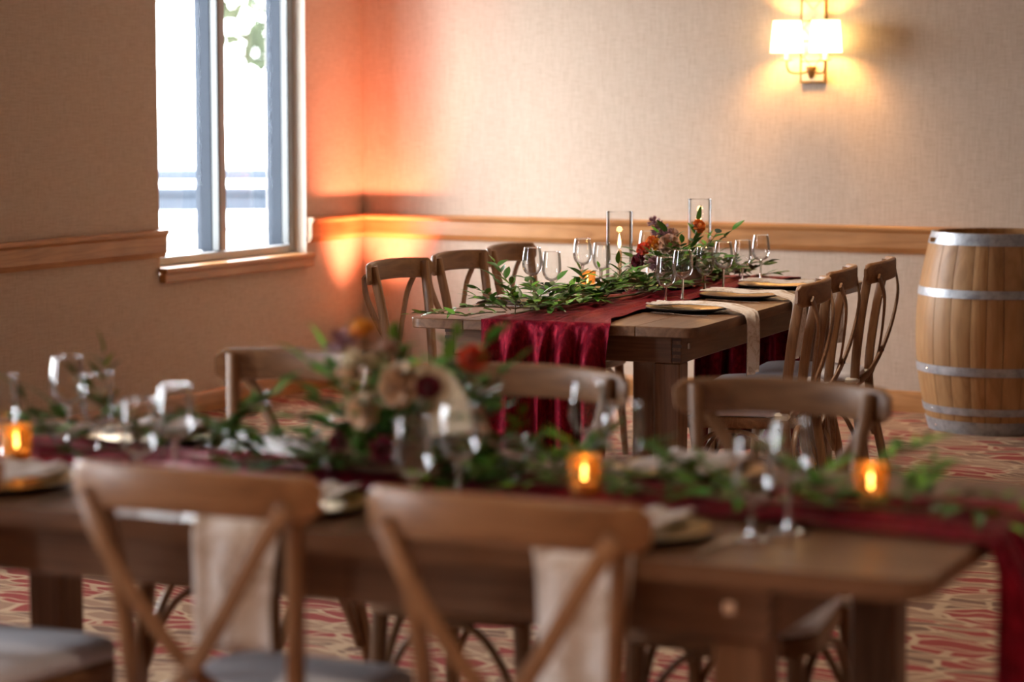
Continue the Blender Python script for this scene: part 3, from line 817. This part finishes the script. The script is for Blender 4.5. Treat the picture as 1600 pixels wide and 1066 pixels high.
# ------------------------------------------------------------------ stemware
def goblet(kind):
    if kind == 'wine': H, rb, bowl0, rim, fr = .190, .038, .085, .030, .035
    else: H, rb, bowl0, rim, fr = .172, .036, .062, .031, .035
    root = empty(kind+'_glass' if kind == 'wine' else 'water_goblet')
    pr = []
    for i in range(15):
        t_ = i/14; z = bowl0+(H-bowl0)*t_
        if t_ < .42: r_ = rb*math.sin(math.acos(max(-1, 1-t_/.42)))**.9 if t_ > 0 else .004
        else: u = (t_-.42)/.58; r_ = rb+(rim-rb)*u**1.6
        pr.append((max(r_, .004), z))
    MB().lathe(pr, 32).build('bowl', GLASS, root, 180)
    MB().lathe([(rim-.0007, H-.0008), (rim+.0007, H), (rim+.0009, H+.001), (rim-.0007, H+.0008)], 32).build('rim', SGLASS, root, 180)
    MB().lathe([(.0001, bowl0+.004), (.0062, bowl0+.0015), (.0046, bowl0-.008), (.0036, bowl0*.6), (.0040, .02), (.0075, .008), (.0001, .006)], 16).build('stem', SGLASS, root, 60)
    MB().lathe([(.0001, .0072), (.010, .0065), (fr, .0022), (fr+.0006, .0012), (fr, .0003), (.0001, .0003)], 32).build('foot', SGLASS, root, 60)
    return root
PG = {'wine': goblet('wine'), 'water': goblet('water')}
def place_glass(kind, x, y, label, group, z=TZ+.0005):
    o = copy_tree(PG[kind]) if kind in used else PG[kind]
    used.add(kind); o.location = (x, y, z); o.rotation_euler = (0, 0, (x*7+y*3) % 6.28)
    tag(o, label, 'glass', group)
for kind, x, y, wh in [('water', -3.445, 7.96, FARW[0]+BS), ('wine', -3.43, 8.08, FARW[0]+BS),
                       ('water', -3.54, 8.555, FARW[1]+BS), ('wine', -3.49, 8.62, FARW[1]+BS),
                       ('water', -3.585, 9.06, FARW[2]+BS), ('wine', -3.535, 9.13, FARW[2]+BS),
                       ('wine', -3.985, 7.97, FARW[0]+WS), ('water', -3.935, 8.03, FARW[0]+WS),
                       ('wine', -4.06, 8.56, FARW[1]+WS), ('water', -4.01, 8.63, FARW[1]+WS),
                       ('wine', -4.06, 9.19, FARW[2]+WS), ('water', -3.99, 9.23, FARW[2]+WS)]:
    place_glass(kind, x, y, 'clear %s, %s' % ('stemmed wine glass' if kind == 'wine' else 'short-stemmed water goblet', wh), 'glasses on the back table')
for kind, x, y, wh in [('water', -1.465, 3.755, FGW[0]+NS), ('wine', -1.435, 3.85, FGW[0]+NS),
                       ('water', -2.095, 3.715, FGW[1]+NS), ('wine', -2.045, 3.795, FGW[1]+NS),
                       ('water', -2.68, 3.70, FGW[2]+NS), ('wine', -2.665, 3.80, FGW[2]+NS),
                       ('wine', -1.985, 4.215, FGW[0]+FS), ('water', -1.845, 4.075, FGW[0]+FS),
                       ('wine', -3.17, 4.125, FGW[2]+FS), ('water', -3.02, 4.03, FGW[2]+FS)]:
    place_glass(kind, x, y, 'clear %s, %s' % ('stemmed wine glass' if kind == 'wine' else 'short-stemmed water goblet', wh), 'glasses on the front table')
place_glass('water', -3.165, 3.90, 'clear water goblet beside the votive at the cropped end of front table', 'glasses on the front table')

# ------------------------------------------------------------------ candles
def flame(parent, z, s=1.0):
    MB().lathe([(0, 0), (.0035*s, .006*s), (.0055*s, .015*s), (.0042*s, .028*s), (.0016*s, .042*s), (0, .050*s)], 12, (0, 0, z)).build('flame', FLAME, parent, 180)
def taper(x, y, h, label):
    root = empty('taper_candle', (x, y, TZ+.008))
    MB().lathe([(0, .0), (.0105, .0), (.0095, h-.004), (.006, h), (.001, h-.003)], 18).build('wax', WAX, root, 60)
    MB().tube([(0, 0, h-.004), (0, .0005, h+.009)], .0009, 6).build('wick', WICK, root)
    flame(root, h+.006, 1.15)
    l = bpy.data.lights.new('candle_flame', 'POINT'); l.energy = .7; l.color = (1, .52, .18); l.shadow_soft_size = .012
    o = bpy.data.objects.new('candle_light', l); COL.objects.link(o); o.parent = root; o.location = (0, 0, h+.075)
    tag(root, label, 'candle', 'taper candles')
def cylinder(x, y, r_, h, label):
    root = empty('glass_cylinder', (x, y, TZ+.001))
    MB().lathe([(r_, .006), (r_, h)], 40).build('wall', CGLASS, root, 180)
    MB().lathe([(r_-.001, h-.001), (r_+.0007, h), (r_+.0007, h+.001), (r_-.001, h+.001), (r_-.001, h-.001)], 40).build('rim', CGLASS, root, 180)
    MB().lathe([(0, .0), (r_, .0), (r_, .006), (0, .0065)], 40).build('base', SGLASS, root, 60)
    tag(root, label, 'candle holder', 'glass candle cylinders')
CY = [(-3.895, 8.545, .052, .300, .145, 'near'), (-3.79, 9.10, .048, .330, .205, 'far')]
cylinder(*CY[0][:4], 'clear glass cylinder around the shorter lit candle on the back table')
taper(CY[0][0], CY[0][1], CY[0][4], 'shorter ivory taper candle burning inside a glass cylinder')
cylinder(*CY[1][:4], 'taller clear glass cylinder behind the flowers on the back table')
taper(CY[1][0], CY[1][1], CY[1][4], 'taller ivory taper candle burning behind the flowers on the back table')
def votive(x, y, label, h=.074):
    root = empty('votive_holder', (x, y, TZ+.010))
    MB().lathe([(0, .0), (.025, .0), (.028, .004), (.030, h*.5), (.032, h), (.0305, h), (.0285, h*.5), (.026, .006), (0, .005)], 28).build('cup', VOTIVE, root, 60)
    tag(root, label, 'votive', 'gold votive holders')
    c = empty('tealight', (x, y, TZ+.0165))
    MB().lathe([(0, 0), (.019, 0), (.019, .016), (.015, .0155), (0, .014)], 18).build('wax', WAX, c, 40)
    MB().tube([(0, 0, .013), (0, 0, .022)], .0009, 6).build('wick', WICK, c)
    flame(c, .019, .75)
    l = bpy.data.lights.new('tealight_flame', 'POINT'); l.energy = .07; l.color = (1, .42, .10); l.shadow_soft_size = .012
    o = bpy.data.objects.new('tealight_light', l); COL.objects.link(o); o.parent = c; o.location = (0, 0, .05)
    tag(c, 'lit tealight inside '+label, 'candle', 'tealights')
votive(-3.085, 3.845, 'gold glass votive at the cropped end of the front table')
votive(-1.885, 3.985, 'gold glass votive in the middle of the front table greenery')
votive(-1.385, 4.135, 'gold glass votive near the velvet drop of the front table')
votive(-3.93, 8.33, 'gold glass votive among the leaves on the back table')

# ------------------------------------------------------------------ greenery
def leaf_mesh(name, L, W, m, curl=.18, fold=.25, rounded=0):
    mb = MB(); rings = []
    n = 7
    for i in range(n+1):
        t_ = i/n
        wd = W*.5*(math.sin(math.pi*t_**(.75 if not rounded else .9))**(.85 if not rounded else .6)) if 0 < t_ < 1 else .0006
        z = -curl*L*t_*t_
        rings.append([(-wd, t_*L, z+fold*wd), (0, t_*L, z), (wd, t_*L, z+fold*wd)])
    for rg in rings: mb.v += rg
    for i in range(n):
        for k in range(2): a = i*3+k; mb.f.append((a, a+1, a+4, a+3))
    return mb.mesh(name, m, 180)
LEAVES = [leaf_mesh('leaf_a', .062, .021, LEAF), leaf_mesh('leaf_b', .050, .019, LEAF, .1, .2), leaf_mesh('leaf_c', .070, .022, LEAF2, .25, .3), leaf_mesh('leaf_d', .055, .024, LEAF2, .12, .15)]
EUCL = leaf_mesh('leaf_e', .036, .027, EUC, .08, .12, 1)
def basis(origin, d, up):
    y = d.normalized(); x = y.cross(up)
    if x.length < 1e-4: x = Vector((1, 0, 0))
    x.normalize(); z = x.cross(y); M = Matrix((x, y, z)).transposed().to_4x4(); M.translation = origin; return M
def sprig(rnd, stems, out, base, d, length, n, floor_z, leaf_pool, s=1.0, droop=.5, sag=None):
    """adds one stem to stems and its leaf matrices to out"""
    p = Vector(base); d = Vector(d).normalized(); path = [p.copy()]; st = length/n
    for k in range(n):
        d = (d+Vector((rnd.uniform(-.18, .18), rnd.uniform(-.18, .18), -droop*st*3+rnd.uniform(-.05, .05)))).normalized()
        q = p+d*st
        fz = floor_z(q)
        if q.z < fz: q.z = fz+rnd.uniform(0, .006); d = (q-p).normalized()
        p = q; path.append(p.copy())
        side = d.cross(Vector((0, 0, 1)))
        if side.length < .05: side = Vector((1, 0, 0))
        side.normalize(); sg = 1 if k % 2 else -1
        for rep in range(2 if k < n-1 else 1):
            ld = d*rnd.uniform(.35, .9)+side*sg*rnd.uniform(.5, 1.0)+Vector((0, 0, rnd.uniform(-.15, .5))) if k < n-1 else d+Vector((0, 0, .1))
            up = Vector((rnd.uniform(-.5, .5), rnd.uniform(-.5, .5), 1))
            M = basis(p, ld, up) @ Matrix.Scale(s*rnd.uniform(.65, 1.2), 4)
            tip = M @ Vector((0, .05, 0))
            if tip.z < floor_z(tip)+.003: M = basis(p+Vector((0, 0, .004)), Vector((ld.x, ld.y, abs(ld.z)+.12)), up) @ Matrix.Scale(s*rnd.uniform(.65, 1.1), 4)
            out.append((rnd.choice(leaf_pool), M)); sg = -sg
    stems.tube(path, [.0022*(1-.6*i/n) for i in range(n+1)], 5)
OBST = []          # (x, y, radius, height above the table) of the things standing among the greenery
def note_obstacles():
    rr_ = {'wine_glass': (.042, .2), 'water_goblet': (.040, .18), 'glass_cylinder': (.056, .34), 'votive_holder': (.036, .09), 'charger_plate': (.15, .035)}
    for o in COL.objects:
        k = o.name.split('.')[0]
        if o.parent is None and k in rr_: OBST.append((o.location.x, o.location.y, *rr_[k]))
note_obstacles()
def clear(root_loc, rz, M):
    for t_ in (0, .03, .06):
        p = M @ Vector((0, t_, 0)); c, s_ = math.cos(rz), math.sin(rz)
        x = root_loc[0]+p.x*c-p.y*s_; y = root_loc[1]+p.x*s_+p.y*c
        for (ox, oy, r_, h) in OBST:
            if p.z < h and (x-ox)**2+(y-oy)**2 < (r_+.006)**2: return False
    return True
def emit_leaves(root, out, cap, rnd, camera_pt):
    out[:] = [q for q in out if clear(root.location, root.rotation_euler[2], q[1])]
    """the leaves that show largest become parts of their own; the rest one joined part"""
    out.sort(key=lambda q: (q[1].translation-camera_pt).length-q[1].translation.z*3+rnd.uniform(0, .7))
    for me, M in out[:cap]: mesh_obj('leaf', me, root, M)
    rest = out[cap:]
    if rest:
        mb = MB()
        for me, M in rest:
            mb.add([v.co for v in me.vertices], [tuple(p.vertices) for p in me.polygons], M)
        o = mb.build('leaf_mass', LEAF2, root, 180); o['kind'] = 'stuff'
def garland(C, rz, path, L, W, seed, n_sprigs, label, extra=(), s=1.0, width=.12):
    rnd = random.Random(seed); root = empty('greenery_garland', (C[0], C[1], TZ), rz)
    stems = MB(); out = []
    P = bez([(x, y, .012) for x, y in path], 10)
    def fz(q):
        inside = abs(q.y) < L/2+.03 and abs(q.x) < W/2+.02
        return .012 if inside else -.45
    for k in range(n_sprigs):
        i = int(rnd.random()*(len(P)-2)); b = P[i].lerp(P[i+1], rnd.random()); t_ = (P[i+1]-P[i]).normalized()
        side = Vector((-t_.y, t_.x, 0))*rnd.choice((-1, 1))
        d = t_*rnd.choice((-1, 1, -1))*rnd.uniform(.2, 1)+side*rnd.uniform(.2, 1.0)+Vector((0, 0, rnd.uniform(.1, .75)))
        sprig(rnd, stems, out, b+Vector((rnd.uniform(-.03, .03), rnd.uniform(-.03, .03), rnd.uniform(0, .02))), d, rnd.uniform(.12, .22)*(width/.12), rnd.randint(5, 7), fz, LEAVES, s)
    for (b, d, ln, n) in extra: sprig(rnd, stems, out, b, d, ln, n, fz, LEAVES, s, .7)
    stems.tube(P, .004, 6)
    stems.build('stem', STEM, root, 60)
    cl = Matrix.Rotation(-rz, 3, 'Z') @ Vector((-C[0], -C[1], 1.5-TZ))
    emit_leaves(root, out, 295, rnd, cl)
    tag(root, label, 'garland', 'greenery garlands'); return root
fp = [w2loc(FAR_C, FAR_RZ, x, y) for x, y in ((-3.70, 7.24), (-3.72, 7.6), (-3.68, 8.0), (-3.68, 8.5), (-3.70, 9.0), (-3.62, 9.28))]
h0 = fp[0]
garland(FAR_C, FAR_RZ, fp, FAR_L, FAR_W, 5, 84, 'leafy green garland lying along the back table runner', extra=[
    ((h0[0]-.02, h0[1], .02), (-.55, -.8, .12), .34, 9), ((h0[0]-.05, h0[1]+.05, .03), (-.8, -.45, .15), .26, 8),
    ((h0[0]+.05, h0[1]+.05, .03), (.25, -.6, .3), .2, 7), ((h0[0]+.12, h0[1]+.08, .03), (.6, -.35, .3), .22, 7),
    ((h0[0], h0[1]+.12, .03), (-.6, .1, .6), .22, 7)])
gp = [w2loc(FG_C, FG_RZ, x, y) for x, y in ((-3.45, 3.98), (-3.0, 4.05), (-2.5, 4.02), (-2.0, 4.06), (-1.6, 4.05), (-1.22, 4.10))]
garland(FG_C, FG_RZ, gp, FG_L, FG_W, 9, 84, 'leafy green garland lying along the front table runner', extra=[
    ((gp[-1][0], gp[-1][1]-.05, .03), (-.2, .9, .25), .24, 7), ((gp[-1][0]-.1, gp[-1][1]-.2, .03), (-.5, .5, .7), .22, 7)])

# ------------------------------------------------------------------ flowers
def bloom(r_, layers, m, seed, open_=1.0, name='bloom'):
    rnd = random.Random(seed); mb = MB()
    for l in range(layers):
        q = (l+1)/layers; n = 3+l; rad_ = r_*(.18+.82*q); tilt = R(80-62*q*open_); hgt = r_*(1.0-.25*q)
        for k in range(n):
            a = 2*math.pi*(k+.5*l)/n+rnd.uniform(-.2, .2)
            M = Matrix.Rotation(a, 4, 'Z') @ Matrix.Translation((rad_*.16, 0, -.1*r_*q)) @ Matrix.Rotation(math.pi/2-tilt, 4, 'Y')
            W_ = rad_*1.25*math.sin(math.pi/n)*1.5
            def fn(u, v):
                w_ = (u-.5)*W_*(.45+.9*v-.55*v**3)
                cup = .35*W_*((2*(u-.5))**2)
                return (-cup*v+.10*hgt*v*v*v*(1 if q > .4 else -1), w_, hgt*v*(1-.12*(2*(u-.5))**2))
            t_ = MB().grid(fn, 4, 4); mb.add(t_.v, t_.f, M)
    return mb.mesh(name, m, 180)
def burst(r_, n, m, seed, name='burst'):
    rnd = random.Random(seed); mb = MB()
    for k in range(n):
        z = rnd.uniform(-.1, 1); a = rnd.uniform(0, 6.28); d = Vector((math.cos(a)*math.sqrt(max(0, 1-z*z)), math.sin(a)*math.sqrt(max(0, 1-z*z)), z))
        M = basis(d*r_*.3, d, Vector((.3, .2, .9)))
        mb.add([(-r_*.06, 0, 0), (r_*.06, 0, 0), (r_*.10, r_*.5, 0), (0, r_*.8, .0), (-r_*.10, r_*.5, 0)], [(0, 1, 2, 3, 4)], M)
    mb.lathe([(0, -.2*r_), (.3*r_, 0), (.3*r_, .25*r_), (0, .4*r_)], 10)
    return mb.mesh(name, m, 40)
def arrangement(C, rz, loc, blooms, seed, n_sprigs, label, height, spread, fans=(), kpos=1.0, opos=(0, 0, 0)):
    rnd = random.Random(seed); root = empty('flower_arrangement', (loc[0], loc[1], TZ+.0185), rz)
    # low wooden trough holding the stems
    box = MB()
    for s in (-1, 1):
        box.box((s*.055, 0, .033), (.009, .24, .06), .002); box.box((0, s*.118, .033), (.1, .009, .06), .002)
    box.box((0, 0, .006), (.1, .225, .008)); box.build('trough', TABLE, root)
    stems = MB(); out = []
    for k in range(n_sprigs):
        a = rnd.uniform(0, 6.28); t_ = rnd.random()
        d = Vector((math.cos(a)*spread*rnd.uniform(.3, 1), math.sin(a)*spread*1.3*rnd.uniform(.3, 1), rnd.uniform(.25, 1.0)))
        sprig(rnd, stems, out, (rnd.uniform(-.03, .03), rnd.uniform(-.09, .09), .05), d, height*rnd.uniform(.65, 1.1), rnd.randint(6, 8), lambda q: .012, LEAVES+[EUCL, LEAVES[2]], 1.0, .55)
    for (me, nm, pos, dr, sc_) in blooms:
        p = Vector(pos)*kpos+Vector(opos); d = Vector(dr).normalized()
        q = d.to_track_quat('Z', 'Y').to_matrix().to_4x4(); q.translation = p
        mesh_obj(nm, me, root, q @ Matrix.Scale(sc_, 4))
        stems.tube(bez([(p.x*.25, p.y*.3, .04), (p.x*.7, p.y*.7, p.z*.6+.01), tuple(p-d*.008)], 4), .0018, 5)
    for (pos, dr, r_) in fans:
        d = Vector(dr).normalized(); M = basis(Vector(pos), d, Vector((1, -.45, .25)))
        fm = MB(); n = 26; 
        for k in range(n):
            a0 = R(-58+116*k/n); a1 = R(-58+116*(k+1)/n); zz = .004*(1 if k % 2 else -1)
            fm.add([(.012*math.sin(a0), .012*math.cos(a0), 0), (.012*math.sin(a1), .012*math.cos(a1), 0), (r_*math.sin(a1), r_*math.cos(a1), -zz), (r_*1.03*math.sin((a0+a1)/2), r_*1.03*math.cos((a0+a1)/2), 0), (r_*math.sin(a0), r_*math.cos(a0), zz)], [(0, 1, 2, 3, 4)], M)
        fm.build('dried_palm_fan', DRIED, root, None, .0015)
        stems.tube([(0, pos[1]*.4, .05), pos], .003, 6)
    stems.build('stem', STEM, root, 60)
    cl = Matrix.Rotation(-rz, 3, 'Z') @ Vector((-loc[0], -loc[1], 1.5-TZ))
    emit_leaves(root, out, 250, rnd, cl)
    tag(root, label, 'flowers', 'flower arrangements'); return root
B_ORG, B_COR, B_YEL = bloom(.030, 6, P_ORANGE, 1), bloom(.030, 6, P_CORAL, 2), bloom(.030, 6, P_YEL, 3)
B_PEA, B_TAU, B_CRE = bloom(.042, 6, P_PEACH, 4), bloom(.042, 6, P_TAUPE, 5), bloom(.036, 5, P_CREAM, 6)
B_BUR, B_PLU = bloom(.034, 6, P_BURG, 7), burst(.040, 70, P_PLUM, 8)
# camera lies towards local (-y, slightly +x) for the back table
arrangement(FAR_C, FAR_RZ, (-3.655, 8.56), [
    (B_COR, 'ranunculus', (-.085, -.09, .175), (-.3, -1, .5), 1.15), (B_ORG, 'ranunculus', (-.055, -.06, .205), (-.1, -.8, .8), 1.1),
    (B_YEL, 'ranunculus', (-.03, -.07, .195), (.2, -1, .6), 1.05), (B_TAU, 'rose', (.030, -.09, .20), (.2, -1, .45), 1.15),
    (B_TAU, 'rose', (.02, -.02, .235), (0, -.6, 1), .85), (B_PLU, 'astrantia', (-.035, -.02, .255), (-.2, -.5, 1), 1.0), (B_PLU, 'astrantia', (.0, -.05, .235), (.1, -.9, .7), .8),
    (B_ORG, 'ranunculus', (.125, .02, .275), (.9, -.5, .4), 1.1), (B_BUR, 'dahlia', (-.10, -.10, .125), (-.6, -1, .3), 1.1), (B_PLU, 'astrantia', (-.02, -.12, .12), (0, -1, .3), .8),
    (B_PLU, 'astrantia', (-.06, -.03, .29), (-.3, -.4, 1), .7)],
    31, 24, 'low centrepiece of orange ranunculus and taupe roses on the back table', .25, .75, kpos=.88, opos=(-.035, 0, -.012))
arrangement(FG_C, FG_RZ, (-2.315, 4.045), [
    (B_PEA, 'rose', (.075, .055, .225), (1, .1, .5), 1.25), (B_PEA, 'rose', (.09, -.015, .175), (1, -.2, .3), 1.0), (B_PEA, 'rose', (.06, -.06, .235), (.7, -.3, .7), .8),
    (B_YEL, 'ranunculus', (.02, -.055, .315), (.4, -.2, 1), 1.1), (B_COR, 'ranunculus', (.03, .18, .275), (.7, .5, .6), 1.1), (B_CRE, 'rose', (.07, -.05, .265), (.6, -.2, .9), .8),
    (B_CRE, 'rose', (.05, -.02, .26), (.4, .1, 1), .8), (B_BUR, 'dahlia', (.085, .115, .225), (.8, .3, .6), .85), (B_BUR, 'dahlia', (.10, .03, .105), (1, .1, .1), .9),
    (B_PLU, 'astrantia', (.04, -.09, .29), (.3, -.4, 1), .9), (B_BUR, 'dahlia', (.08, -.075, .11), (1, -.4, .2), .8), (B_TAU, 'rose', (.03, .0, .28), (.3, 0, 1), .8)],
    57, 36, 'lush centrepiece of peach roses and a dried palm fan on the front table', .245, .85,
    fans=[((.10, .115, .085), (.1, .35, .9), .135)], kpos=1.0, opos=(.035, .01, -.045))
